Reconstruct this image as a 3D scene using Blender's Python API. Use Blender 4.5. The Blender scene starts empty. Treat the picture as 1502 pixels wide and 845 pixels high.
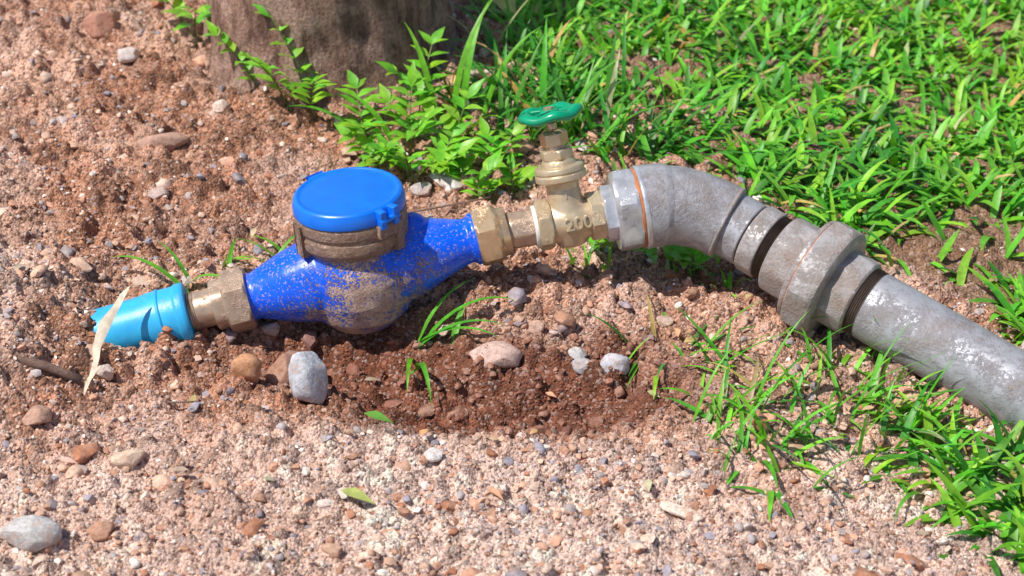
import bpy, bmesh, math, random
import numpy as np
from mathutils import Vector, Matrix
random.seed(7); rng=np.random.default_rng(11)
S=bpy.context.scene
MM=0.001
# ------------------------------------------------------------ helpers
def link(o): S.collection.objects.link(o); return o
def empty(name,loc):
    e=bpy.data.objects.new(name,None); e.empty_display_size=.03; e.location=loc; return link(e)
def parent(ch,e):
    ch.parent=e; ch.matrix_parent_inverse=Matrix.Translation(-Vector(e.location))
def mesh_np(name,v,f,mat,col=None,smooth=True,sharp=None):
    """v (n,3) array, f list of tuples or (m,k) array"""
    me=bpy.data.meshes.new(name)
    if isinstance(f,np.ndarray):
        m,k=f.shape
        me.vertices.add(len(v)); me.vertices.foreach_set('co',np.ascontiguousarray(v,dtype=np.float32).ravel())
        me.loops.add(m*k); me.loops.foreach_set('vertex_index',f.astype(np.int32).ravel())
        me.polygons.add(m); me.polygons.foreach_set('loop_start',np.arange(0,m*k,k,dtype=np.int32))
        me.update(calc_edges=True); me.validate()
    else:
        me.from_pydata([tuple(p) for p in v],[],f); me.update()
    if col is not None:
        a=me.color_attributes.new('Col','FLOAT_COLOR','POINT')
        c=np.ones((len(me.vertices),4),dtype=np.float32); c[:,:3]=np.asarray(col)[:,:3]
        a.data.foreach_set('color',c.ravel())
    if smooth:
        me.polygons.foreach_set('use_smooth',np.ones(len(me.polygons),dtype=bool))
        if sharp: me.set_sharp_from_angle(angle=math.radians(sharp))
    if mat: me.materials.append(mat)
    return link(bpy.data.objects.new(name,me))
# ---------- numpy noise
def hsh(ix,iy,seed):
    n=(ix.astype(np.int64)*374761393+iy.astype(np.int64)*668265263+seed*974634777)&0xffffffff
    n=((n^(n>>13))*1274126177)&0xffffffff
    n=n^(n>>16)
    return (n&0xffffff)/float(0x1000000)
def vn(x,y,cell,seed):
    X=x/cell; Y=y/cell; ix=np.floor(X); iy=np.floor(Y); fx=X-ix; fy=Y-iy
    fx=fx*fx*(3-2*fx); fy=fy*fy*(3-2*fy)
    a=hsh(ix,iy,seed);b=hsh(ix+1,iy,seed);c=hsh(ix,iy+1,seed);d=hsh(ix+1,iy+1,seed)
    return (a*(1-fx)+b*fx)*(1-fy)+(c*(1-fx)+d*fx)*fy*1.0
def clods(x,y,cell,seed,prob=.7,flat=.7):
    X=x/cell;Y=y/cell;ix=np.floor(X);iy=np.floor(Y)
    best=np.zeros_like(x); idr=np.full_like(x,.5)
    for dx in (-1,0,1):
        for dy in (-1,0,1):
            cx=ix+dx;cy=iy+dy
            px=cx+.15+.7*hsh(cx,cy,seed);py=cy+.15+.7*hsh(cx,cy,seed+1)
            r=.28+.42*hsh(cx,cy,seed+2)**1.5
            on=hsh(cx,cy,seed+3)<prob
            an=hsh(cx,cy,seed+5)*3.14; ca=np.cos(an);sa=np.sin(an)
            ex=(X-px)*ca+(Y-py)*sa; ey=(-(X-px)*sa+(Y-py)*ca)*1.35
            d2=(ex*ex+ey*ey)/(r*r)
            h=np.sqrt(np.clip(1-d2,0,1))*r*cell*flat*on
            m=h>best; best=np.where(m,h,best); idr=np.where(m,hsh(cx,cy,seed+4),idr)
    return best,idr
def ss(a,b,x):
    t=np.clip((x-a)/(b-a),0,1); return t*t*(3-2*t)
def ga(x,y,cx,cy,rx,ry): return np.exp(-(((x-cx)/rx)**2+((y-cy)/ry)**2))
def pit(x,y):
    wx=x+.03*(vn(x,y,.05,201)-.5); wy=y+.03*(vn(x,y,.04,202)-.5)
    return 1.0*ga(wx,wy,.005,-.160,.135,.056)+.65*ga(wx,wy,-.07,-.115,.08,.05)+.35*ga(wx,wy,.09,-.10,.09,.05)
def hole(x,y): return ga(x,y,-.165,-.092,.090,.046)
def base_h(x,y):
    x=np.asarray(x,float);y=np.asarray(y,float)
    h=-.10*np.clip(x-.2,0,1.5)
    h=h+.036*ss(-.32,-.41,x)*np.exp(-((y+.07)/.13)**2)
    h=h+.05*ss(-.15,-.9,x)*ss(-.1,.5,y)
    h=h+.015*ga(x,y,-.25,.47,.25,.2)
    h=h-.042*hole(x,y)
    h=h-.034*ga(x,y,-.0,-.155,.13,.046)
    h=h+.014*ga(x,y,-.06,-.238,.2,.028)
    h=h+.014*ga(x,y,.02,-.02,.14,.03)
    f=1-ss(2,6,np.hypot(x,y))
    h=h+f*(.014*(vn(x,y,.17,3)-.5)+.010*(vn(x,y,.07,4)-.5))
    return h
def bnd(x):
    xs=[-3,-.6,-.1,-.04,.01,.087,.19,.33,.44,.6,1,3]
    ys=[1.5,1.0,.72,.60,.43,.24,.15,.035,-.05,-.17,-.45,-1.6]
    return np.interp(x,xs,ys)
def grass_m(x,y):
    """0..1 how grassy the ground is"""
    a=ss(-.03,.06,y-bnd(x)+.10*(vn(x,y,.09,31)-.5))
    return a*(1-.85*ga(x,y,.13,.33,.11,.11)*ss(.30,.5,vn(x,y,.06,33)))
def full_h(x,y):
    h=base_h(x,y)
    f=1-ss(1.5,4,np.hypot(x,y))
    g=1-.5*grass_m(x,y)
    fr=ss(-.12,-.26,y)            # trodden, finer foreground
    c1,i1=clods(x,y,.034,50,.50,.60)
    c2,i2=clods(x+.003*vn(x,y,.01,70),y,.015,60,.66,.85)
    c3,i3=clods(x,y,.0075,80,.78,.9)
    n=.006*(vn(x,y,.02,5)-.5)+.0050*(vn(x,y,.009,6)-.5)+.0026*(vn(x,y,.0045,7)-.5)
    k1=(1-.70*fr); k2=(1-.30*fr)
    z=h+f*g*(c1*k1+c2*k2+c3*.9+n)
    idm=np.where(c1*k1>c2,i1,np.where(c2>c3,i2,i3))
    return z,idm,(c1*k1+c2*k2+c3)
# ------------------------------------------------------------ materials
def newmat(name):
    m=bpy.data.materials.new(name); m.use_nodes=True; nt=m.node_tree
    return m,nt,nt.nodes['Principled BSDF'],nt.nodes['Material Output']
def nd(nt,t,**k):
    n=nt.nodes.new(t)
    for a,b in k.items():
        if a in n.inputs.keys(): n.inputs[a].default_value=b
        else: setattr(n,a,b)
    return n
def pos(nt): return nd(nt,'ShaderNodeTexCoord').outputs['Object']
def noise(nt,scale,detail=4,rough=.6,vec=None):
    n=nd(nt,'ShaderNodeTexNoise'); n.inputs['Scale'].default_value=scale
    n.inputs['Detail'].default_value=detail; n.inputs['Roughness'].default_value=rough
    nt.links.new(vec or pos(nt),n.inputs['Vector']); return n.outputs['Fac']
def ramp(nt,fac,stops):
    r=nd(nt,'ShaderNodeValToRGB'); e=r.color_ramp.elements
    while len(e)<len(stops): e.new(.5)
    for i,(p,c) in enumerate(stops):
        e[i].position=p; e[i].color=(c,c,c,1) if not isinstance(c,tuple) else (*c,1)
    nt.links.new(fac,r.inputs['Fac']); return r.outputs['Color']
def mix(nt,fac,a,b,mode='MIX'):
    m=nd(nt,'ShaderNodeMix',data_type='RGBA',blend_type=mode)
    for s,v in ((0,fac),(6,a),(7,b)):
        if isinstance(v,bpy.types.NodeSocket): nt.links.new(v,m.inputs[s])
        elif s==0: m.inputs[0].default_value=v
        else: m.inputs[s].default_value=(*v,1)
    return m.outputs[2]
def math_(nt,op,a,b=0.,clamp=False):
    m=nd(nt,'ShaderNodeMath',operation=op); m.use_clamp=clamp
    for i,v in ((0,a),(1,b)):
        if isinstance(v,bpy.types.NodeSocket): nt.links.new(v,m.inputs[i])
        else: m.inputs[i].default_value=v
    return m.outputs[0]
def bump(nt,h,bs,dist,strength=1.):
    b=nd(nt,'ShaderNodeBump'); b.inputs['Strength'].default_value=strength; b.inputs['Distance'].default_value=dist
    nt.links.new(h,b.inputs['Height']); nt.links.new(b.outputs[0],bs.inputs['Normal'])
def attr(nt): return nd(nt,'ShaderNodeVertexColor',layer_name='Col').outputs['Color']
def set_(nt,bs,name,v):
    if isinstance(v,bpy.types.NodeSocket): nt.links.new(v,bs.inputs[name])
    elif isinstance(v,tuple): bs.inputs[name].default_value=(*v,1)
    else: bs.inputs[name].default_value=v
# soil
m_soil,nt,bs,_=newmat('soil')
c=attr(nt)
f=noise(nt,420,4,.75); c=mix(nt,1.,c,ramp(nt,f,[(.32,.34),(.5,1.),(.70,1.55)]),'MULTIPLY')
v=nd(nt,'ShaderNodeTexVoronoi'); v.inputs['Scale'].default_value=380; nt.links.new(pos(nt),v.inputs['Vector'])
sp=nd(nt,'ShaderNodeSeparateColor'); nt.links.new(v.outputs['Color'],sp.inputs[0])
c=mix(nt,ramp(nt,sp.outputs[0],[(.84,0.),(.88,.6)]),c,mix(nt,.5,attr(nt),(.80,.68,.63)))
c=mix(nt,ramp(nt,sp.outputs[1],[(.82,0.),(.86,.75)]),c,(.14,.07,.05))
set_(nt,bs,'Base Color',c); set_(nt,bs,'Roughness',.95); set_(nt,bs,'Specular IOR Level',.2)
h=math_(nt,'ADD',noise(nt,700,3,.7),math_(nt,'MULTIPLY',v.outputs['Distance'],-1.2)); bump(nt,h,bs,.0022,1.)
# stones (vertex colour)
m_stone,nt,bs,_=newmat('stone_surface')
c=mix(nt,1.,attr(nt),ramp(nt,noise(nt,260,4,.7),[(.3,.6),(.5,1.),(.7,1.3)]),'MULTIPLY')
dz=ramp(nt,noise(nt,90,3,.7),[(.5,0.),(.6,.5)])
c=mix(nt,dz,c,(.50,.31,.23))
set_(nt,bs,'Base Color',c); set_(nt,bs,'Roughness',.85); bump(nt,noise(nt,500,4,.7),bs,.0009,.9)
# foliage
def leafmat(name,tr=.3,rough=.45):
    m,nt,bs,out=newmat(name)
    c=mix(nt,1.,attr(nt),ramp(nt,noise(nt,120,2),[(.3,.75),(.7,1.2)]),'MULTIPLY')
    set_(nt,bs,'Base Color',c); set_(nt,bs,'Roughness',rough)
    t=nd(nt,'ShaderNodeBsdfTranslucent'); nt.links.new(mix(nt,1.,c,(1.25,1.15,.5),'MULTIPLY'),t.inputs[0])
    ms=nd(nt,'ShaderNodeMixShader'); ms.inputs[0].default_value=tr
    nt.links.new(bs.outputs[0],ms.inputs[1]); nt.links.new(t.outputs[0],ms.inputs[2]); nt.links.new(ms.outputs[0],out.inputs[0])
    return m
m_grass=leafmat('grass_blade'); m_leaf=leafmat('leaf_green',.35,.4); m_dry=leafmat('dry_leaf',.2,.8)
def dusty(name,base,base2,metal,rough,dirt=(.38,.25,.19),amount=.5,up=.0,bumpd=.0004,spec=.5,dirt2=None,width=.10,grain=1.):
    """base colour mottled with a second tone, dusty soil film in a noise pattern"""
    m,nt,bs,_=newmat(name)
    c=mix(nt,ramp(nt,noise(nt,70,4,.65),[(.35,0.),(.65,1.)]),base,base2)
    f=noise(nt,160*grain,5,.78)
    f2=noise(nt,35,3,.6)
    g=math_(nt,'ADD',math_(nt,'MULTIPLY',f,.6),math_(nt,'MULTIPLY',f2,.5))
    t=1-amount*.9
    mk=ramp(nt,g,[(max(0,t-.06),0.),(min(1,t+width),1.)])
    dcol=mix(nt,ramp(nt,noise(nt,600,2,.6),[(.35,0.),(.65,1.)]),dirt,dirt2 or tuple(q*.6 for q in dirt))
    c=mix(nt,math_(nt,'MULTIPLY',mk,.85),c,dcol)
    set_(nt,bs,'Base Color',c)
    set_(nt,bs,'Metallic',math_(nt,'MULTIPLY',math_(nt,'SUBTRACT',1.,mk),metal))
    set_(nt,bs,'Roughness',math_(nt,'ADD',math_(nt,'MULTIPLY',mk,.45),rough,True))
    set_(nt,bs,'Specular IOR Level',spec)
    hh=math_(nt,'ADD',math_(nt,'MULTIPLY',noise(nt,500,3,.7),math_(nt,'ADD',mk,.25)),math_(nt,'MULTIPLY',mk,.5))
    bump(nt,hh,bs,bumpd*1.6,.8)
    return m
m_brass=dusty('brass',(.68,.50,.31),(.52,.35,.21),.6,.27,(.42,.28,.19),.38,bumpd=.0003)
m_brassd=dusty('dusty_brass',(.62,.46,.34),(.40,.28,.20),.5,.33,(.52,.36,.28),.44)
m_bronze=dusty('bronze_collar',(.36,.24,.17),(.17,.11,.08),.4,.42,(.64,.46,.37),.52,dirt2=(.32,.20,.15),bumpd=.0010,width=.08,grain=1.5)
m_valve=dusty('cast_brass',(.64,.52,.35),(.52,.39,.25),.45,.36,(.42,.30,.21),.39,bumpd=.0005)
m_galv=dusty('galvanised_steel',(.44,.44,.48),(.31,.31,.345),.3,.46,(.36,.25,.19),.47,bumpd=.0008,width=.20,grain=2.)
m_galv2=dusty('galvanised_white',(.66,.67,.71),(.42,.43,.47),.5,.32,(.36,.27,.21),.34)
m_galvd=dusty('galvanised_dusty',(.50,.47,.47),(.34,.31,.31),.3,.42,(.46,.32,.25),.50,bumpd=.0009,width=.18,grain=1.6)
m_thread=dusty('dark_thread',(.10,.075,.06),(.16,.11,.08),.3,.6,(.2,.13,.10),.5)
m_rust=dusty('rusty_ring',(.55,.20,.07),(.34,.12,.05),.0,.8,(.5,.35,.25),.3)
m_teflon=dusty('thread_tape',(.8,.8,.79),(.65,.63,.6),0,.6,(.4,.28,.2),.25)
m_lid=dusty('lid_blue',(.004,.185,.84),(.003,.15,.74),0,.33,(.34,.36,.46),.31,bumpd=.00018,width=.25,grain=2.6)
m_green=dusty('wheel_green',(.0,.34,.17),(.0,.25,.12),0,.28,(.2,.25,.18),.22,bumpd=.0001)
m_pvc=dusty('pvc_blue',(.04,.46,.82),(.03,.38,.76),0,.38,(.58,.42,.34),.36,bumpd=.0003,width=.2)
m_twig=dusty('twig_wood',(.16,.09,.07),(.25,.16,.12),0,.9,(.36,.25,.2),.45,bumpd=.0006)
# bark: vertical streaks, mottled patches, pale scuffs
m_bark,nt,bs,_=newmat('bark')
mp=nd(nt,'ShaderNodeMapping'); mp.inputs['Scale'].default_value=(1,1,.28); nt.links.new(pos(nt),mp.inputs[0])
st=noise(nt,75,6,.7,mp.outputs[0]); pt=noise(nt,22,5,.65); fi=noise(nt,260,4,.7)
c=mix(nt,ramp(nt,st,[(.38,0.),(.58,1.)]),(.14,.070,.050),(.40,.235,.175))
c=mix(nt,ramp(nt,pt,[(.50,0.),(.58,.75)]),c,(.50,.33,.26))
c=mix(nt,1.,c,ramp(nt,fi,[(.3,.55),(.65,1.25)]),'MULTIPLY')
set_(nt,bs,'Base Color',c); set_(nt,bs,'Roughness',.85)
bump(nt,math_(nt,'ADD',st,math_(nt,'MULTIPLY',fi,.4)),bs,.008,1.)
# blue painted casting with sand stuck to the belly
m_blue,nt,bs,_=newmat('casting_blue')
p=pos(nt)
def dist_(cx,k):
    q=nd(nt,'ShaderNodeVectorMath',operation='DISTANCE'); nt.links.new(p,q.inputs[0]); q.inputs[1].default_value=cx
    return math_(nt,'MULTIPLY',q.outputs['Value'],k)
g=math_(nt,'MAXIMUM',dist_((-.112,-.088,.030),-9.),math_(nt,'MAXIMUM',dist_((-.137,-.085,.079),-16.),dist_((-.135,-.080,.000),-9.)))
n1=math_(nt,'ADD',math_(nt,'MULTIPLY',noise(nt,430,4,.85),2.1),math_(nt,'MULTIPLY',noise(nt,55,4,.7),1.1))
g=math_(nt,'ADD',g,n1)
mk=math_(nt,'MULTIPLY',math_(nt,'SUBTRACT',g,1.20),12.,True)
fine=ramp(nt,noise(nt,900,3,.6),[(.3,.5),(.7,1.3)])
sand=mix(nt,1.,ramp(nt,noise(nt,60,3),[(.3,(.44,.28,.22)),(.6,(.68,.49,.40))]),fine,'MULTIPLY')
blue=mix(nt,ramp(nt,noise(nt,50,3),[(.35,0.),(.7,1.)]),(.002,.125,.95),(.002,.095,.80))
sc=ramp(nt,noise(nt,420,3,.6),[(.585,0.),(.64,.75)])
blue=mix(nt,sc,blue,(.46,.34,.33))
film=ramp(nt,noise(nt,28,4,.7),[(.52,0.),(.72,.28)])
blue=mix(nt,film,blue,(.30,.30,.42))
set_(nt,bs,'Base Color',mix(nt,mk,blue,sand)); set_(nt,bs,'Roughness',math_(nt,'ADD',math_(nt,'MULTIPLY',math_(nt,'ADD',mk,film),.6),.24,True))
bump(nt,math_(nt,'ADD',math_(nt,'MULTIPLY',mk,math_(nt,'ADD',noise(nt,600,3,.7),.6)),math_(nt,'MULTIPLY',noise(nt,200,3),.10)),bs,.0018,1.)
# ------------------------------------------------------------ mesh helpers
def soften(pr,c=.7):
    out=[pr[0]]
    for i in range(1,len(pr)-1):
        a=Vector(pr[i-1]);b=Vector(pr[i]);d=Vector(pr[i+1])
        l1=(a-b).length;l2=(d-b).length
        if l1<1e-6 or l2<1e-6: out.append(pr[i]);continue
        u=(a-b)/l1;w=(d-b)/l2
        if u.dot(w)<-.95: out.append(pr[i]);continue
        p=b+u*min(c,l1*.45);q=b+w*min(c,l2*.45)
        mid=(p+q)*.25+b*.5
        out+= [tuple(p),tuple(mid),tuple(q)]
    out.append(pr[-1]); return out
def frame(d,ref=Vector((0,0,1))):
    d=d.normalized()
    if abs(d.dot(ref))>.9: ref=Vector((1,0,0))
    a=(ref-d*ref.dot(d)).normalized(); b=d.cross(a); return a,b
def ringmesh(rings,seg=56,poly=None,wob=None):
    V=[];F=[]
    if poly: 
        seg=int(round(seg/poly[0]))*poly[0]; st=2*math.pi/seg; poly=(poly[0],poly[1],round(poly[2]/st)*st)
    for k,(c,d,r) in enumerate(rings):
        a,b=frame(d)
        for i in range(seg):
            th=2*math.pi*i/seg; rr=r
            if poly:
                n,rin,rot=poly; t=((th+rot+1e-6)%(2*math.pi/n))-math.pi/n
                rr=min(r,rin/math.cos(t))
            if wob: rr*=wob(th,k)
            V.append(c+(a*math.cos(th)+b*math.sin(th))*rr)
    for k in range(len(rings)-1):
        for i in range(seg):
            j=(i+1)%seg; F.append((k*seg+i,k*seg+j,(k+1)*seg+j,(k+1)*seg+i))
    F.append(tuple(reversed(range(seg)))); F.append(tuple(range((len(rings)-1)*seg,len(rings)*seg)))
    return V,F
def lathe(name,o,d,pr,mat,par=None,seg=56,poly=None,c=.7,wob=None):
    """pr: (station mm, radius mm) along direction d from o"""
    d=d.normalized(); pr=soften(pr,c) if c else pr
    V,F=ringmesh([(o+d*(s*MM),d,max(r,.02)*MM) for s,r in pr],seg,(poly[0],poly[1]*MM,poly[2]) if poly else None,wob)
    ob=mesh_np(name,V,F,mat,sharp=30 if poly else 38)
    if par: parent(ob,par)
    return ob
def box(name,c,X,Y,Z,size,mat,par=None,bev=.8):
    bm=bmesh.new(); bmesh.ops.create_cube(bm,size=1)
    for v in bm.verts:
        q=v.co; v.co=c+X*(q.x*size[0]*MM)+Y*(q.y*size[1]*MM)+Z*(q.z*size[2]*MM)
    bmesh.ops.bevel(bm,geom=bm.edges[:],offset=bev*MM,segments=3,affect='EDGES',profile=.6)
    me=bpy.data.meshes.new(name); bm.to_mesh(me); bm.free(); me.materials.append(mat)
    me.polygons.foreach_set('use_smooth',np.ones(len(me.polygons),dtype=bool)); me.set_sharp_from_angle(angle=math.radians(40))
    o=link(bpy.data.objects.new(name,me))
    if par: parent(o,par)
    return o
def joinraw(name,parts,mat,par,vox,sm=6):
    V=[];F=[]
    for v,f in parts:
        b=len(V); V+=v; F+=[tuple(i+b for i in q) for q in f]
    o=mesh_np(name,V,F,mat)
    m=o.modifiers.new('fuse','REMESH'); m.mode='VOXEL'; m.voxel_size=vox; m.use_smooth_shade=True
    m=o.modifiers.new('cast','SMOOTH'); m.iterations=sm; m.factor=.5
    parent(o,par); return o
def rings(o,d,pr): 
    d=d.normalized(); return [(o+d*(s*MM),d,max(r,.02)*MM) for s,r in pr]
# ------------------------------------------------------------ pipeline geometry (millimetres -> metres)
L=Vector((-338,-72,2))*MM; N=Vector((-18,-18,66))*MM; E=Vector((113,2,81.6))*MM
F_=Vector((205,-15,62.9))*MM; G=Vector((413.6,-165,5))*MM
dA=(N-L).normalized(); dB=(E-N).normalized(); dC=(G-F_).normalized()
M=L+dA*((N-L).length*.647)
upM=Vector((-.08,.05,1)).normalized()
# ---- water meter
wm=empty('water_meter',M)
bulb=ringmesh(rings(M,upM,[(-54,6),(-53,16),(-47,30),(-33,43),(-14,48.5),(4,49),(16,46),(25,41),(29,39),(36,39)]),64)
arm=ringmesh(rings(M,dA,[(-97,19),(-90,20),(-78,24.5),(-60,31),(-40,36),(0,38),(40,37),(55,33),(74,25.5),(92,20),(104,18),(114,18)]),48)
boss=ringmesh(rings(M+dA*.047+upM*.012,(upM*1+dA*.25),[(-5,14),(16,13),(24,10),(27,5)]),24)
fl=ringmesh(rings(M,dA,[(-99,21),(-96,21.5),(-93,20)]),48); fl2=ringmesh(rings(M,dA,[(98,19),(101,22.5),(109,22.5)]),48)
joinraw('body',[bulb,arm,boss,fl,fl2],m_blue,wm,.0013,4)
lathe('register_collar',M,upM,[(30,30),(30,42.5),(34,44),(36,46.8),(38,47.4),(46,47.4),(47.2,45.8),(50,45.8),(51,47.4),(59,47.4),(62,45),(62,30)],m_bronze,wm,96,c=.7)
aM=(Vector((1,0,0))-upM*upM.x).normalized(); bM=upM.cross(aM)
def rad(a): a=math.radians(a); return aM*math.cos(a)+bM*math.sin(a)
for i,a in enumerate((-30,-150,60,150)):
    r=rad(a); box('collar_lug_%d'%i,M+r*.0465+upM*.044,r,upM.cross(r),upM,(6,10,27),m_bronze,wm,1.0)
lathe('lid',M,upM,[(61,20),(61,46.2),(62,47.4),(67,47.4),(69.5,46.9),(73.5,45.8),(75,44),(75.3,42.5),(74.2,41),(73.9,39),(74.2,36),(75.2,20),(75.4,.1)],m_lid,wm,96,c=.6)
for i,a in enumerate((-53,-38)):
    r=rad(a); box('lid_hinge_%d'%i,M+r*.0490+upM*.0665,r,upM.cross(r),upM,(9,6.0,16),m_lid,wm,1.0)
r=rad(-45.5); t=upM.cross(r)
lathe('hinge_pin',M+r*.0515+upM*.0655-t*.010,t,[(0,.1),(0,2.6),(20,2.6),(20,.1)],m_lid,wm,16)
box('hinge_block',M+r*.0470+upM*.055,r,t,upM,(7,21,12),m_bronze,wm,1.0)
r=rad(128); box('lid_catch',M+r*.0485+upM*.068,r,upM.cross(r),upM,(6,14,7),m_lid,wm,1.5)
# couplings of the meter
lathe('inlet_nut',M,dA,[(-116,10),(-116,24),(-113.5,28.2),(-97,28.2),(-94.5,24.5),(-94.5,12)],m_brassd,wm,72,poly=(6,24.6,.35),c=.5)
lathe('inlet_nut_shoulder',M,dA,[(-126,10),(-126,21.5),(-115,22.5),(-115,10)],m_brassd,wm,56,poly=(6,20.2,.35))
th=[(-150,8),(-150,15.6)]+[(-148+i*1.0,15.8 if i%2 else 16.8) for i in range(0,8)]+[(-139,16.2),(-120,16.4),(-120,8)]
lathe('inlet_tailpiece',M,dA,th,m_brassd,wm,56,c=0)
lathe('outlet_nut',M,dA,[(104,10),(104,23.8),(106.5,27.2),(121,27.2),(123.5,23.5),(126,21),(132,20.5),(132,10)],m_brass,wm,72,poly=(6,23.7,.15),c=.5)
# ---- pvc pipe
pv=empty('pvc_pipe',L)
lathe('socket_coupling',M,dA,[(-147,15),(-147,25.4),(-150,26.8),(-155,26.8),(-157,25.4),(-180,25.2),(-183,24.4),(-190,24.0),(-194,23.8),(-222,22.9),(-228,22.6),(-228,16)],m_pvc,pv,72,c=.7)
lathe('coupling_rib',M,dA,[(-172,20),(-172,25.9),(-170.5,26.7),(-169,25.9),(-169,20)],m_pvc,pv,72,c=.4)
lathe('pipe_run',M,dA,[(-224,12),(-224,21),(-520,21),(-520,12)],m_pvc,pv,48)
# ---- gate valve
gv=empty('gate_valve',N+dB*.068)
lathe('tailpiece',N,dB,[(14,8),(14,15.5),(17,15.5),(18,16.2),(36,16.6),(40,16.6),(40,8)],m_brassd,gv,56,poly=(8,15.6,.2),c=.4)
lathe('thread_tape_inlet',N,dB,[(37,10),(37,17.4),(38.5,18.2),(41,18.0),(42,10)],m_teflon,gv,40)
lathe('inlet_hexagon',N,dB,[(40,10),(40,20),(41.5,22.8),(50,22.8),(52.5,20),(52.5,10)],m_valve,gv,72,poly=(6,20.0,.25),c=.5)
lathe('outlet_hexagon',N,dB,[(85,10),(85,20),(87,22.4),(96,22.4),(98,20),(98,10)],m_valve,gv,72,poly=(8,20.6,.2),c=.5)
V0=N+dB*.068; upV=Vector((-.26,.33,1)); upV=(upV-dB*upV.dot(dB)*.7).normalized()
b1=ringmesh(rings(N,dB,[(49,16.5),(56,17.5),(64,19.5),(72,19.5),(80,17.5),(88,17)]),48)
b2=ringmesh([(V0+upV*(s*MM),upV,r*MM) for s,r in [(-22,8),(-20,13),(-10,17.5),(5,18),(20,15),(30,14),(38,15.5),(40,16)]],48)
joinraw('body',[b1,b2],m_valve,gv,.0011,4)
lathe('bonnet_flange',V0,upV,[(36,8),(36,19.5),(37.5,22),(42.3,22),(43,20.6),(44,20.6),(44.6,21.6),(48.5,21),(50,18.5),(50,8)],m_valve,gv,64,c=.4)
lathe('bonnet',V0,upV,[(49,8),(49,16),(53,14.5),(56,12),(57,8)],m_valve,gv,48)
lathe('bonnet_hexagon',V0,upV,[(55,6),(55,13),(56.5,14.6),(62,14.6),(63.5,12.8),(63.5,6)],m_valve,gv,60,poly=(6,12.7,.3),c=.3)
lathe('bonnet_neck',V0,upV,[(63,5),(63,9),(68,8.4),(68,5)],m_brassd,gv,40,c=.3)
lathe('packing_nut',V0,upV,[(67,5),(67,10.8),(68,12.2),(77,12.2),(79,9.5),(80,7),(80,3)],m_brass,gv,60,poly=(6,10.6,.1),c=.3)
lathe('stem',V0,upV,[(79,.2),(79,4.4),(86,4.4),(87,3.4),(96,3.2),(99,3),(99,.2)],m_brass,gv,24,c=.3)
# hand wheel
W0=V0+upV*.0935
def wheel():
    V=[];F=[];n=120;k=14
    a,b=frame(upV)
    for i in range(n):
        t=2*math.pi*i/n; R=(22.6+.8*math.cos(5*t))*MM; z0=1.3*MM*math.cos(5*t+.8)
        for j in range(k):
            u=2*math.pi*j/k
            V.append(W0+(a*math.cos(t)+b*math.sin(t))*(R+5.6*MM*math.cos(u))+upV*(z0+4.3*MM*math.sin(u)))
    for i in range(n):
        for j in range(k):
            F.append((i*k+j,i*k+(j+1)%k,((i+1)%n)*k+(j+1)%k,((i+1)%n)*k+j))
    o=mesh_np('hand_wheel_rim',V,F,m_green); parent(o,gv)
    for i in range(5):
        t=2*math.pi*(i+.25)/5; r=a*math.cos(t)+b*math.sin(t)
        box('hand_wheel_spoke_%d'%i,W0+r*.0125-upV*.0003,r,upV.cross(r),upV,(19,10.5,5),m_green,gv,1.8)
    lathe('hand_wheel_hub',W0,upV,[(-6,2),(-6,7.5),(2,9),(4,7.5),(4,2)],m_green,gv,32)
    lathe('hand_wheel_nut',W0,upV,[(3,.2),(3,4.6),(6,4.4),(6,.2)],m_brass,gv,24,poly=(6,4,.0),c=.3)
wheel()
# raised size marking on the valve
def mark(txt,size,c,X,Y,mat,par):
    cu=bpy.data.curves.new('mk','FONT'); cu.body=txt; cu.size=size; cu.extrude=.0010; cu.bevel_depth=.00025; cu.align_x='CENTER'; cu.align_y='CENTER'
    o=bpy.data.objects.new('tmp',cu); link(o); dg=bpy.context.evaluated_depsgraph_get()
    me=bpy.data.meshes.new_from_object(o.evaluated_get(dg)); bpy.data.objects.remove(o)
    Z=X.cross(Y); R=Matrix((X,Y,Z)).transposed().to_4x4(); me.transform(Matrix.Translation(c)@R)
    me.materials.clear(); me.materials.append(mat); ob=link(bpy.data.objects.new('cast_marking',me)); parent(ob,par)
outw=dB.cross(upV).normalized()
if outw.y>0: outw=-outw
nn=(outw+upV*.05).normalized(); Yt=(upV-nn*upV.dot(nn)).normalized(); Xt=Yt.cross(nn)
mark('200',.0155,V0+nn*.0193+dB*.006-upV*.001,Xt,Yt,m_valve,gv)
mark('1',.010,V0+nn*.0140+upV*.024,Xt,Yt,m_valve,gv)
# ---- galvanised pipe run
gp=empty('galvanized_pipe',F_)
lathe('reducer_small_hexagon',N,dB,[(97,10),(97,20),(99,24.2),(108,24.2),(110,20),(110,10)],m_galv2,gp,72,poly=(6,21.2,.5),c=.5)
lathe('thread_tape_outlet',N,dB,[(95,10),(95,18.5),(98,19.5),(98,10)],m_teflon,gp,40)
lathe('reducer_large_hexagon',N,dB,[(107,15),(107,32),(110,37.5),(124,37.5),(127,34.5),(127,15)],m_galv2,gp,84,poly=(6,33.0,.15),c=.6)
lathe('rust_ring',N,dB,[(126,20),(126,33.2),(128,34.4),(129.5,33.8),(129.5,20)],m_rust,gp,64,c=.4)
lathe('white_ring',N,dB,[(129.3,20),(129.3,35.6),(130.5,36.6),(133.5,36.4),(134.5,20)],m_galv2,gp,64,c=.4)
def bez(t,P):
    a,b,c,d=P; q=a*(1-t)**3+b*3*t*(1-t)**2+c*3*t*t*(1-t)+d*t**3
    g=(b-a)*3*(1-t)**2+(c-b)*6*t*(1-t)+(d-c)*3*t*t; return q,g.normalized()
P=(E-dB*.001,E+dB*.036,F_-dC*.040,F_)
rr=[]
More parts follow.
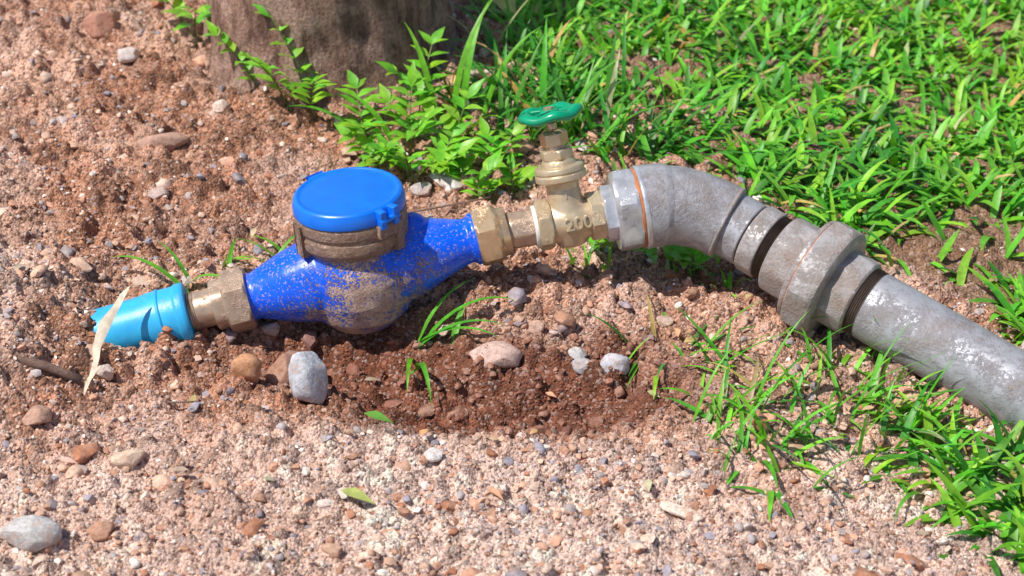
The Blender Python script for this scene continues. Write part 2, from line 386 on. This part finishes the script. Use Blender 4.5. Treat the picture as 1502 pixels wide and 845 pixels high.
for i in range(97):
    t=i/96; q,g=bez(t,P)
    r=34.6*(1-t)+31.4*t
    if t<.16: r=36
    elif t<.2: r=36-(t-.16)/.04*1.6
    if t>.80: r=28.6
    elif t>.775: r=31.8-(t-.775)/.025*2.4
    if i==96: r=27.6
    rr.append((q,g,r*MM))
rr.insert(0,(rr[0][0],rr[0][1],.020))
def wbe(th,k): return 1+.006*math.sin(4*th+k*.13)+.004*math.sin(9*th-k*.21)
V,F=ringmesh(rr,64,wob=wbe); o=mesh_np('elbow',V,F,m_galv,sharp=40); parent(o,gp)
bd=[(bez(t,P)[0],bez(t,P)[1],r*MM) for t,r in [(.755,25),(.758,31.2),(.765,32.8),(.78,33.1),(.795,32.4),(.802,30),(.803,25)]]
V,F=ringmesh(bd,64); o=mesh_np('elbow_bead',V,F,m_galvd,sharp=60); parent(o,gp)
def threads(s0,n_,ro,ri): return [(s0,15)]+[(s0+i*.9,ro if i%2 else ri) for i in range(n_)]+[(s0+n_*.9,15)]
lathe('elbow_thread',F_,dC,threads(-3,7,27.8,26.2),m_thread,gp,64,c=0)
lathe('nipple',F_,dC,[(2,15),(2,29.8),(3.4,30.8),(17,30.6),(18.4,29.4),(18.4,15)],m_galvd,gp,64,poly=(12,30.0,.1),c=.4)
lathe('nipple_thread',F_,dC,threads(18,12,29.0,26.6),m_thread,gp,64,c=0)
lathe('union_tail',F_,dC,[(28,15),(28,31.5),(30,34.6),(44,35.6),(57,35.6),(58,15)],m_galvd,gp,64,poly=(8,33.6,.1),c=.5)
lathe('union_face',F_,dC,[(55,20),(55,43),(56.5,46.2),(60,46.2),(60,20)],m_galvd,gp,64,c=.5)
lathe('union_rust_line',F_,dC,[(59.5,20),(59.5,45.6),(61.3,46.2),(61.5,20)],m_rust,gp,64,c=.3)
lathe('union_nut',F_,dC,[(61,20),(61,47.5),(63,51.2),(79,51.2),(84,47.5),(86,44),(86,20)],m_galvd,gp,96,poly=(8,47.6,.2),c=.5)
lathe('union_socket',F_,dC,[(85,15),(85,35),(104,34.6),(108,33.6),(110,31),(110,15)],m_galvd,gp,64,poly=(10,32.8,.2),c=.5)
lathe('socket_thread',F_,dC,threads(109,12,30.2,28.4),m_thread,gp,64,c=0)
lathe('pipe_run',F_,dC,[(118,15),(118,29),(120,30),(300,30.8),(760,30.8),(760,15)],m_galv,gp,64)
# ------------------------------------------------------------ ground
def axis(lo,hi,step,far):
    c=list(np.arange(lo,hi+step*.5,step)); s=step; a=hi; up=[]
    while a<far: s*=1.13; a+=s; up.append(a)
    s=step;a=lo;dn=[]
    while a>-far: s*=1.13;a-=s;dn.append(a)
    return np.array(dn[::-1]+c+up)
ax=axis(-.62,.72,.0020,70); ay=axis(-.42,.74,.0020,70)
X,Y=np.meshgrid(ax,ay); xf=X.ravel();yf=Y.ravel()
zf,idm,ch=full_h(xf,yf)
nx=len(ax);ny=len(ay)
I=np.arange(nx*ny).reshape(ny,nx)
Fq=np.stack([I[:-1,:-1],I[:-1,1:],I[1:,1:],I[1:,:-1]],-1).reshape(-1,4)
def lerp(a,b,t): return a*(1-t)[:,None]+b*t[:,None]
n=len(xf); A=lambda c: np.tile(np.array(c),(n,1))
mid=A((.72,.43,.31)); pale=A((.88,.63,.53)); red=A((.47,.215,.125)); damp_shade=A((.215,.075,.042)); under=A((.24,.14,.08))
t=np.clip(.48+1.5*(vn(xf,yf,.12,21)-.5)+1.4*(vn(xf,yf,.03,22)-.5),0,1)
c=lerp(mid,red,t*.85)
pl=np.clip(ss(-.16,-.29,yf)*.85+ss(-.36,-.46,xf)*ss(.15,-.05,yf)*.8+.7*(vn(xf,yf,.1,24)-.5)+.5*(vn(xf,yf,.035,26)-.5),0,1)
c=lerp(c,pale,pl)
c=c*(.52+.80*idm)[:,None]
dm=np.clip(1.6*pit(xf,yf)+1.3*hole(xf,yf)+.5*(vn(xf,yf,.02,23)-.5)-.12,0,1)  # damp dug soil, plus shade under the meter painted into the colour
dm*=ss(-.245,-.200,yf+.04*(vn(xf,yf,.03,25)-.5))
c=lerp(c,damp_shade*(.65+.7*idm)[:,None],dm*.94)
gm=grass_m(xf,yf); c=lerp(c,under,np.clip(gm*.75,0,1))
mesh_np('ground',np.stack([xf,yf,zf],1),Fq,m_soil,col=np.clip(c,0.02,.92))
# ------------------------------------------------------------ gravel
PAL=np.array([(.50,.43,.42),(.72,.48,.36),(.74,.54,.43),(.84,.74,.67),(.42,.18,.10),(.34,.31,.36),(.62,.33,.22),(.50,.27,.17),(.66,.41,.29)])
def ico(sub):
    bm=bmesh.new(); bmesh.ops.create_icosphere(bm,subdivisions=sub,radius=1); 
    v=np.array([q.co[:] for q in bm.verts]); f=np.array([[q.index for q in p.verts] for p in bm.faces]); bm.free(); return v,f
def scatter(N_,smin,smax,sub,seed,reg,dens=None,power=2.5):
    r=np.random.default_rng(seed); v0,f0=ico(sub)
    x=r.uniform(reg[0],reg[1],N_);y=r.uniform(reg[2],reg[3],N_)
    keep=r.random(N_)<(dens(x,y) if dens else 1); x=x[keep];y=y[keep];k=len(x)
    z,_,_=full_h(x,y)
    s=smin+(smax-smin)*r.random(k)**power
    sc=np.stack([s*r.uniform(.8,1.35,k),s*r.uniform(.65,1.,k),s*r.uniform(.45,.8,k)],1)
    V=np.tile(v0[None],(k,1,1))
    V=V*(1+.16*r.standard_normal((k,len(v0),1)))
    for _ in range(5):
        nrm=r.standard_normal((k,3)); nrm/=np.linalg.norm(nrm,axis=1)[:,None]; dd=r.uniform(.55,.9,k)
        pr=(V*nrm[:,None,:]).sum(-1); ex=np.clip(pr-dd[:,None],0,None); V=V-ex[...,None]*nrm[:,None,:]
    V=V*sc[:,None,:]
    a=r.uniform(0,6.28,k);ca=np.cos(a)[:,None];sa=np.sin(a)[:,None]
    tl=r.uniform(-.5,.5,k)[:,None]
    y1=V[...,1]*np.cos(tl)-V[...,2]*np.sin(tl); z1=V[...,1]*np.sin(tl)+V[...,2]*np.cos(tl)
    X=V[...,0]*ca-y1*sa+x[:,None]; Y=V[...,0]*sa+y1*ca+y[:,None]; Z=z1+(z+sc[:,2]*.15)[:,None]
    vv=np.stack([X,Y,Z],-1).reshape(-1,3)
    ff=(f0[None]+(np.arange(k)*len(v0))[:,None,None]).reshape(-1,3)
    pc=PAL[r.integers(0,len(PAL),k)]*r.uniform(.7,1.15,(k,1))
    damp_shade_k=np.clip(1.6*pit(x,y)+1.2*hole(x,y),0,1)*.92*ss(-.24,-.205,y)  # pebbles take the same damp tint and painted under-meter shade
    pc=pc*(1-damp_shade_k)[:,None]+np.array((.23,.085,.05))*damp_shade_k[:,None]*r.uniform(.7,1.4,(k,1))
    return vv,ff,np.repeat(pc,len(v0),0)
def dens(x,y): return np.clip((1-.9*grass_m(x,y))*(.5+.5*ss(.1,-.25,y))*(.4+1.1*vn(x,y,.1,41)),0,1)
parts=[scatter(1300,.004,.011,2,1,(-.62,.75,-.45,.75),dens,3),
       scatter(14000,.0018,.0055,1,2,(-.62,.75,-.45,.75),dens,2),
       scatter(42000,.0009,.0022,1,3,(-.60,.6,-.42,.5),lambda x,y:dens(x,y)*ss(.6,-.2,y),1.5)]
V=[];F=[];C=[];b=0
for v,f,c in parts: V.append(v);F.append(f+b);C.append(c);b+=len(v)
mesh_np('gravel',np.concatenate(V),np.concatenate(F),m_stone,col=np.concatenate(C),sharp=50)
def stone(name,x,y,size,col,rotz=0,tilt=0,seed=0,sink=.25,cuts=9):
    r=np.random.default_rng(seed); v,f=ico(4)
    v=v*(1+.05*np.sin(v[:,[0]]*3+seed)+.04*np.sin(v[:,[1]]*5+v[:,[2]]*4))
    for _ in range(cuts):
        nn_=r.standard_normal(3); nn_/=np.linalg.norm(nn_); d=r.uniform(.62,.85); e=np.clip(v@nn_-d,0,None); v=v-e[:,None]*nn_*.92
    v=v*(np.array(size)*.5*MM)
    v=(np.array(Matrix.Rotation(math.radians(rotz),3,'Z')@Matrix.Rotation(math.radians(tilt),3,'X'))@v.T).T
    v=v+r.standard_normal(v.shape)*.00015
    z=float(base_h(np.array([x]),np.array([y]))[0]); lo=v[:,2].min(); hh=v[:,2].max()-lo
    v=v+np.array([x,y,z-lo-hh*sink+.004])
    mesh_np(name,v,f,m_stone,col=np.tile(np.array(col),(len(v),1)),sharp=55)
for i,a in enumerate([(-.163,-.165,(32,24,58),(.52,.53,.58),10,-12,3,.10),
    (-.218,-.130,(27,24,40),(.54,.27,.14),0,10,5,.2),
    (-.186,-.112,(42,30,44),(.36,.19,.13),40,0,6,.2),
    (-.014,-.098,(46,30,26),(.60,.42,.36),0,0,7,.35),
    (.085,-.118,(28,22,22),(.52,.51,.55),20,10,8,.1),
    (.060,-.112,(22,15,15),(.38,.36,.38),-20,10,9,.2),
    (.055,-.100,(16,12,12),(.5,.48,.48),-20,10,22,.2),
    (-.352,-.343,(46,34,28),(.50,.48,.47),10,0,10,.3),
    (-.303,-.335,(22,18,18),(.48,.26,.17),0,0,11,.3),
    (-.295,-.255,(28,20,16),(.68,.50,.38),20,0,12,.4),
    (-.335,-.135,(17,14,18),(.78,.62,.52),0,20,13,.3),
    (-.060,-.255,(16,12,11),(.7,.65,.62),0,0,14,.3),
    (-.435,.455,(40,30,30),(.50,.24,.17),30,0,15,.3),
    (-.400,.40,(26,22,18),(.65,.57,.54),0,0,16,.3),
    (-.06,.175,(44,22,14),(.60,.55,.53),-30,0,17,.3),
    (-.085,.165,(22,16,14),(.55,.49,.47),10,0,18,.3),
    (.125,-.31,(40,14,6),(.74,.60,.50),-35,0,19,.3),
    (-.34,.235,(54,26,22),(.46,.28,.21),10,0,20,.5),
    (-.375,-.205,(26,20,18),(.50,.30,.22),20,0,21,.4),
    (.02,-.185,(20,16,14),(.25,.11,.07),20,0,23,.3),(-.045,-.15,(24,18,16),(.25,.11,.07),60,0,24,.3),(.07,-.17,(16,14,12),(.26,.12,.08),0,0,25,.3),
    (-.29,.30,(20,16,14),(.7,.55,.47),0,0,26,.3),(-.33,.14,(24,18,14),(.52,.40,.36),50,0,27,.3),(.02,-.07,(16,14,12),(.55,.36,.28),0,0,28,.3),(.13,-.06,(18,14,12),(.56,.40,.32),0,0,29,.3)]):
    stone('stone',*a)
# ------------------------------------------------------------ foliage
class MB:
    def __init__(s): s.V=[];s.F=[];s.C=[]
    def rows(s,rws,col):
        b=len(s.V);k=len(rws[0])
        for q in rws:
            for p in q: s.V.append(p); s.C.append(col)
        for i in range(len(rws)-1):
            for j in range(k-1): s.F.append((b+i*k+j,b+i*k+j+1,b+(i+1)*k+j+1,b+(i+1)*k+j))
    def make(s,name,mat): return mesh_np(name,np.array([tuple(p) for p in s.V]),s.F,mat,col=np.array(s.C))
def rcol(c,v=.25):
    k=1+random.uniform(-v,v); return (c[0]*k*random.uniform(.7,1.4),c[1]*k,c[2]*k*random.uniform(.6,1.3))
G1=(.12,.44,.03); G2=(.06,.27,.025); G3=(.22,.57,.045); GD=(.50,.42,.17)
def blade(mb,p,az,Ln,W,el,bend,col,seg=5,fold=.25,curl=0):
    p=Vector(p); ds=Ln/seg; rws=[]
    ws=[.55,.95,1.,.9,.62,.0] if seg==5 else [.6,1.,.85,.02] if seg==3 else [.55]+[1-.95*(i/seg)**2.2 for i in range(1,seg+1)]
    a=az
    for i in range(seg+1):
        ce=math.cos(el); d=Vector((math.cos(a)*ce,math.sin(a)*ce,math.sin(el)))
        sd=Vector((-math.sin(a),math.cos(a),0))
        w=W*ws[i]*.5
        if fold: rws.append([p-sd*w,p-Vector((0,0,1))*(w*fold),p+sd*w])
        else: rws.append([p-sd*w,p+sd*w])
        p=p+d*ds; el-=bend/seg*(.5+i/seg); a+=curl/seg
    mb.rows(rws,col)
def leaf(mb,p,d,up,Ln,W,col,droop=.5):
    d=d.normalized(); sd=d.cross(up).normalized(); up=sd.cross(d).normalized(); rws=[]; q=p.copy(); n=6
    for i,w in enumerate([.06,.62,1.,.92,.62,.30,.0]):
        rws.append([q-sd*(w*W*.5)+up*(w*W*.12),q,q+sd*(w*W*.5)+up*(w*W*.12)])
        dd=(d*math.cos(droop*i/n)-up*math.sin(droop*i/n)); q=q+dd*(Ln/n)
    mb.rows(rws,col)
def stem(mb,pts,r,col):
    rws=[]
    for i,p in enumerate(pts):
        rr=r*(1-.5*i/len(pts)); rws.append([p+Vector((math.cos(t)*rr,math.sin(t)*rr,0)) for t in (0,2.1,4.2,6.283)])
    mb.rows(rws,col)
def gz(x,y): return float(base_h(np.array([x]),np.array([y]))[0])
TX,TY=-.200,.450
# lawn : near part dense, far part coarser
lawn=MB()
def sow(Nn,x0,x1,y0,y1,far):
    xs=rng.uniform(x0,x1,Nn); ys=rng.uniform(y0,y1,Nn)
    gmk=grass_m(xs,ys); cl=vn(xs,ys,.06,91); bare=vn(xs,ys,.13,92); bz=base_h(xs,ys); tn=vn(xs,ys,.2,93); pc=vn(xs,ys,.035,94)
    for x,y,g,c_,b_,z,t_,p_ in zip(xs,ys,gmk,cl,bare,bz,tn,pc):
        if random.random()>g*(.40+1.1*c_): continue
        if b_<.24 and random.random()<.85: continue
        if (x-TX)**2+(y-TY)**2<.14**2: continue
        tone=random.random()*.45+t_*.25+p_*.35
        col=rcol(G3 if tone>.56 else G1 if tone>.34 else G2)
        if random.random()<.035: col=rcol(GD)
        k=1.9 if far else 1
        lg=y>.45; near=1.3 if y<.2 else 1
        blade(lawn,(x,y,z-.002),random.uniform(0,6.283),random.uniform(.022,.050)*k*near,random.uniform(.004,.0085)*k,random.uniform(.15,1.15),random.uniform(.4,1.8),col,seg=3 if lg else 5,fold=0 if lg else .3,curl=random.uniform(-.6,.6))
sow(50000,-.6,1.0,-.5,1.15,False); sow(9000,-1.5,2.2,1.15,3.6,True); sow(2500,1.0,2.2,-1.2,1.15,True)
lawn.make('lawn_grass',m_grass)
# tufts
def tuft(mb,x,y,n,lmin,lmax,w,spread=.012,el=(.5,1.3),bend=(.5,1.8),cols=(G1,G3,G2),seg=6):
    for _ in range(n):
        px=x+random.gauss(0,spread);py=y+random.gauss(0,spread)
        c=rcol(random.choice(cols)) if random.random()>.06 else rcol(GD)
        blade(mb,(px,py,gz(px,py)-.002),random.uniform(0,6.283),random.uniform(lmin,lmax),w*random.uniform(.6,1.2),random.uniform(*el),random.uniform(*bend),c,seg=seg,fold=.3,curl=random.uniform(-.5,.5))
fr=MB()
for x,y,n,w in [(.137,-.09,10,.004),(.150,-.12,8,.004),(.165,-.17,14,.004),(.178,-.20,14,.0045),(.19,-.245,12,.005),(.215,-.225,12,.005),(.235,-.17,14,.0045),(.262,-.14,14,.005),(.285,-.13,14,.005),(.30,-.17,16,.006),(.275,-.20,12,.005),
    (.325,-.20,20,.007),(.35,-.235,22,.008),(.385,-.21,20,.0075),(.36,-.275,22,.0085),(.40,-.26,24,.0085),(.385,-.305,24,.009),(.425,-.22,24,.0075),(.44,-.28,22,.008),(.47,-.24,22,.0075),(.34,-.30,12,.007),(.46,-.32,16,.008),(.5,-.2,16,.0075),(.52,-.27,16,.0075),
    (.235,-.255,8,.0045),(.17,-.235,8,.0035),(.20,-.115,8,.004),(.41,-.325,18,.009),(.33,-.25,16,.007),(.30,-.235,10,.005),(.375,-.33,12,.008),(.34,-.175,16,.006),(.12,-.115,5,.004)]:
    tuft(fr,x,y,n,.03,.072,w*1.15,.017,el=(.15,1.2))
for _ in range(34):
    x=random.uniform(.13,.33); y=-.09-random.uniform(0,.15)
    blade(fr,(x,y,gz(x,y)),random.uniform(-2.2,1.2),random.uniform(.05,.10),.003,random.uniform(.7,1.4),random.uniform(.4,1.4),rcol(G1),seg=7,fold=.3)
fr.make('grass_tuft',m_grass)
md=MB()
for x,y,n,l in [(-.045,-.085,4,.04),(.05,.025,5,.035),(.075,.05,6,.035),(.14,.02,10,.03),(.165,.03,9,.03),(.19,.0,8,.03),(-.24,.015,6,.045),(-.215,.03,6,.05),(.06,.12,10,.03),(.03,.20,10,.04),(.10,.16,10,.04)]:
    tuft(md,x,y,n,l*.6,l*1.3,.0045,.01)
for x,y,az,Ln,w,el,bd_ in [(-.080,-.095,-1.35,.080,.006,.9,2.4),(-.085,-.085,-1.6,.06,.005,.7,2.0),(-.08,-.075,.0,.085,.005,.8,1.6),(-.075,-.07,.25,.10,.005,.9,1.9),(-.08,-.07,-.25,.08,.005,.7,1.5),(-.08,-.07,.6,.08,.0045,1.1,1.5),
     (-.275,-.030,2.75,.095,.0055,.8,1.7),(-.275,-.030,-.3,.05,.0055,.9,1.6),(-.285,-.015,-.5,.07,.0055,.9,1.9),(-.28,-.01,2.5,.05,.004,1.1,1.2),(-.215,-.0,.9,.06,.0045,1.,1.4)]:
    blade(md,(x,y,gz(x,y)+.002),az,Ln,w,el,bd_,rcol(G1,.1),seg=8,fold=.35)
md.make('grass_tuft',m_grass)
# tall grass by the trunk
tg=MB()
for x,y,n in [(-.045,.33,20),(-.01,.35,24),(.02,.32,24),(.045,.28,22),(.08,.26,22),(.11,.23,14),(.0,.42,20),(.06,.36,20),(.12,.30,8),(.15,.22,10),(-.01,.26,16),(.03,.24,14)]:
    tuft(tg,x,y,n,.04,.105,.007,.02,el=(.6,1.4),bend=(.4,1.8),cols=(G1,G2,G2,G2))
for x,y,az,Ln,el in [(-.135,.25,2.9,.10,.8),(-.115,.25,2.5,.08,1.0),(-.05,.31,1.2,.13,1.35),(-.03,.30,.6,.12,1.3),(.03,.28,1.5,.12,1.4),(-.075,.29,2.,.12,1.2),(.05,.26,.4,.11,1.3),(-.06,.30,.9,.15,1.4)]:
    blade(tg,(x,y,gz(x,y)),az,Ln,.008,el,1.3,rcol(G1,.1),seg=8,fold=.35)
tg.make('tall_grass',m_grass)
# seedlings
def seedling(x,y,h,lean,pairs,Ln,stems=1,col=G3):
    mb=MB()
    for s in range(stems):
        az=lean+random.uniform(-.9,.9)+(s*2.1 if s else 0); pts=[]; p=Vector((x+random.gauss(0,.004),y+random.gauss(0,.004),gz(x,y)-.002)); tilt=random.uniform(.2,.55)
        hh=h*random.uniform(.7,1.1); n=pairs+2
        for i in range(n+1):
            pts.append(p.copy()); tl=tilt+.6*i/n
            p=p+Vector((math.cos(az)*math.sin(tl),math.sin(az)*math.sin(tl),math.cos(tl)))*(hh/n)
        stem(mb,pts,.0012,(.20,.28,.06))
        for i in range(2,n+1):
            q=pts[i]; ax_=(pts[i]-pts[i-1]).normalized()
            for sgn in (0,math.pi):
                a=az+math.pi/2+sgn+random.uniform(-.5,.5)
                d=(Vector((math.cos(a),math.sin(a),random.uniform(.05,.5)))+ax_*.5).normalized()
                l=Ln*random.uniform(.65,1.15)*(.75+.4*math.sin(3.14*i/n))
                leaf(mb,q,d,Vector((0,0,1)),l,l*random.uniform(.38,.50),rcol(col,.15),random.uniform(.2,.9))
        leaf(mb,pts[-1],(ax_+Vector((random.uniform(-.4,.4),random.uniform(-.4,.2),0))),Vector((0,-.4,1)),Ln,Ln*.40,rcol(col,.1),.5)
    mb.make('seedling',m_leaf)
for a in [(-.130,.205,.050,2.6,4,.026,2),(-.100,.190,.050,.5,4,.026,3),(-.072,.180,.045,-.5,4,.026,2),(-.04,.17,.04,0,3,.026,2),
    (-.145,.250,.060,2.4,4,.026,2),(-.10,.240,.060,1,4,.026,3),(-.055,.225,.055,.8,3,.027,2),(-.015,.19,.045,.3,3,.025,2),(.005,.155,.028,-.6,3,.022,2),(-.03,.145,.025,-.4,2,.022,2),(-.085,.29,.085,.8,4,.026,2),
    (-.205,.300,.11,2.0,5,.024,2),(-.225,.310,.10,1.2,5,.024,2),(-.255,.33,.10,2.8,5,.022,1),
    (-.335,.45,.08,2.6,3,.030,2),(-.31,.44,.08,.6,3,.028,1),(.065,.045,.035,-.5,2,.022,2),(.14,.035,.035,.5,3,.022,2),(.19,.03,.03,.1,2,.02,2),(.165,.02,.03,2,2,.022,2),(.265,-.05,.03,0,2,.02,2)]:
    seedling(*a)
# fallen leaves, dry strip, twigs
fl_=MB()
leaf(fl_,Vector((-.128,-.300,gz(-.128,-.3)+.010)),Vector((1,-.5,.1)),Vector((0,0,1)),.030,.011,(.42,.48,.14),.5)
leaf(fl_,Vector((-.118,-.190,gz(-.118,-.190)+.010)),Vector((1,-.35,0)),Vector((0,0,1)),.026,.010,(.14,.38,.05),.4)
leaf(fl_,Vector((-.03,.56,gz(-.03,.56)+.05)),Vector((.5,-1,-.3)),Vector((0,-.3,1)),.085,.035,(.62,.62,.20),.6)
for _ in range(34):
    x=random.uniform(-.5,.5);y=random.uniform(-.35,.3); a=random.uniform(0,6.28)
    leaf(fl_,Vector((x,y,gz(x,y)+.010)),Vector((math.cos(a),math.sin(a),0)),Vector((random.uniform(-.3,.3),0,1)),random.uniform(.008,.02),.006,rcol((.56,.42,.28)),.4)
fl_.make('fallen_leaves',m_dry)
dr=MB(); rws=[]
for i,(x,y,z,w) in enumerate([(-.316,-.084,.056,.001),(-.321,-.091,.052,.006),(-.326,-.099,.045,.007),(-.333,-.107,.037,.011),(-.338,-.114,.027,.010),(-.342,-.121,.016,.007),(-.341,-.130,.010,.005),(-.343,-.142,.006,.005),(-.344,-.153,.004,.005),(-.345,-.166,.002,.002)]):
    zz=float(full_h(np.array([x-.003,x,x+.003]),np.array([y,y,y]))[0].max()); z=max(z,zz+.004); p=Vector((x,y,z)); rws.append([p-Vector((w*.5,0,-.001)),p+Vector((0,-.0016,0)),p+Vector((w*.5,.001,.002))])
dr.rows(rws,(.80,.68,.55)); dr.make('dried_leaf_strip',m_dry)
def twig(pts,r):
    rg=[]
    for i,p in enumerate(pts):
        d=(pts[min(i+1,len(pts)-1)]-pts[max(i-1,0)]).normalized(); rg.append((p,d,r*(1-.4*i/len(pts))*random.uniform(.8,1.15)))
    V,F=ringmesh(rg,10); mesh_np('twig',V,F,m_twig)
twig([Vector((-.350-.014*i,-.152+.002*math.sin(i*1.3),gz(-.345-.014*i,-.152)+.009+.001*math.sin(i))) for i in range(9)],.0042)
twig([Vector((-.30+.012*i,-.175-.0015*i,gz(-.30+.012*i,-.175)+.009)) for i in range(5)],.0012)
twig([Vector((-.10+.02*i,.115+.006*i,gz(-.10+.02*i,.12)+.010)) for i in range(5)],.0011)
# ------------------------------------------------------------ tree : upright butt, then unseen upper part bent back to keep its shadow off the scene
TB=Vector((TX,TY,gz(TX,TY)-.05))
tr=empty('tree',TB)
tp=[(0,.150),(.05,.131),(.10,.122),(.2,.116),(.4,.112),(.8,.106),(1.4,.10),(2.0,.09),(2.6,.075),(2.9,.05)]
def spine(s):
    q=max(0,s-.22); k=.78*q*q/(q+.25); return TB+Vector((-.48*k,1.05*k,s))
fine=[]
for i in range(160):
    s=2.9*(i/159)**1.6; r=np.interp(s,[a for a,b in tp],[b for a,b in tp])
    fine.append((spine(s),Vector((0,0,1)),float(r)))
def wb(th,k): 
    s=2.9*(k/159)**1.6
    return 1+.035*math.sin(3*th+1+s)+.022*math.sin(7*th+2*s)+.008*math.sin(19*th+9*s)+.006*math.sin(s*90+2*math.sin(3*th))+ .07*math.exp(-s/.07)*math.sin(5*th+.6)
V,F=ringmesh(fine,120,wob=wb); o=mesh_np('trunk',V,F,m_bark); parent(o,tr)
crown=MB()
for i in range(9):
    a=i*2.4; d=Vector((math.cos(a),math.sin(a),.9+.3*(i%3))); b0=spine(2.35+.05*i); pts=[b0+d*(j*.13)+Vector((0,0,.01*j*j)) for j in range(7)]
    rg=[(p,d.normalized(),.03*(1-.13*j)) for j,p in enumerate(pts)]
    V,F=ringmesh(rg,10); o=mesh_np('limb_%d'%i,V,F,m_bark); parent(o,tr)
    for j in range(230):
        c0=pts[random.randint(2,6)]; q=c0+Vector((random.gauss(0,.13),random.gauss(0,.13),random.gauss(0,.10)))
        leaf(crown,q,Vector((random.gauss(0,1),random.gauss(0,1),random.gauss(-.2,.5))),Vector((0,0,1)),.09,.035,rcol((.05,.14,.02)),.5)
o=crown.make('crown',m_leaf); parent(o,tr)
# ------------------------------------------------------------ light, sky, camera
sun_v=Vector((-.48,-.20,.84)).normalized()
w=bpy.data.worlds.new('World'); S.world=w; w.use_nodes=True; nt=w.node_tree
sky=nt.nodes.new('ShaderNodeTexSky'); sky.sky_type='NISHITA'; sky.sun_disc=False
sky.sun_elevation=math.asin(sun_v.z); sky.sun_rotation=math.atan2(sun_v.x,sun_v.y)%(2*math.pi)
bg=nt.nodes['Background']; nt.links.new(sky.outputs[0],bg.inputs[0]); bg.inputs[1].default_value=.11
sl=bpy.data.lights.new('sun','SUN'); sl.energy=5.0; sl.angle=math.radians(.5); sl.color=(1,.95,.87)
so=link(bpy.data.objects.new('sun',sl)); so.rotation_euler=sun_v.to_track_quat('Z','Y').to_euler(); so.location=(-2,-.8,4)
cam=bpy.data.cameras.new('camera'); co=link(bpy.data.objects.new('camera',cam)); S.camera=co
co.location=(0,-1.75*math.cos(math.radians(33)),1.75*math.sin(math.radians(33))); co.rotation_euler=(math.radians(57),0,0)
cam.lens=70; cam.sensor_width=36; cam.clip_start=.05; cam.clip_end=300
cam.dof.use_dof=True; cam.dof.focus_distance=1.66; cam.dof.aperture_fstop=9
S.view_settings.view_transform='Standard'; S.view_settings.look='None'; S.view_settings.exposure=0
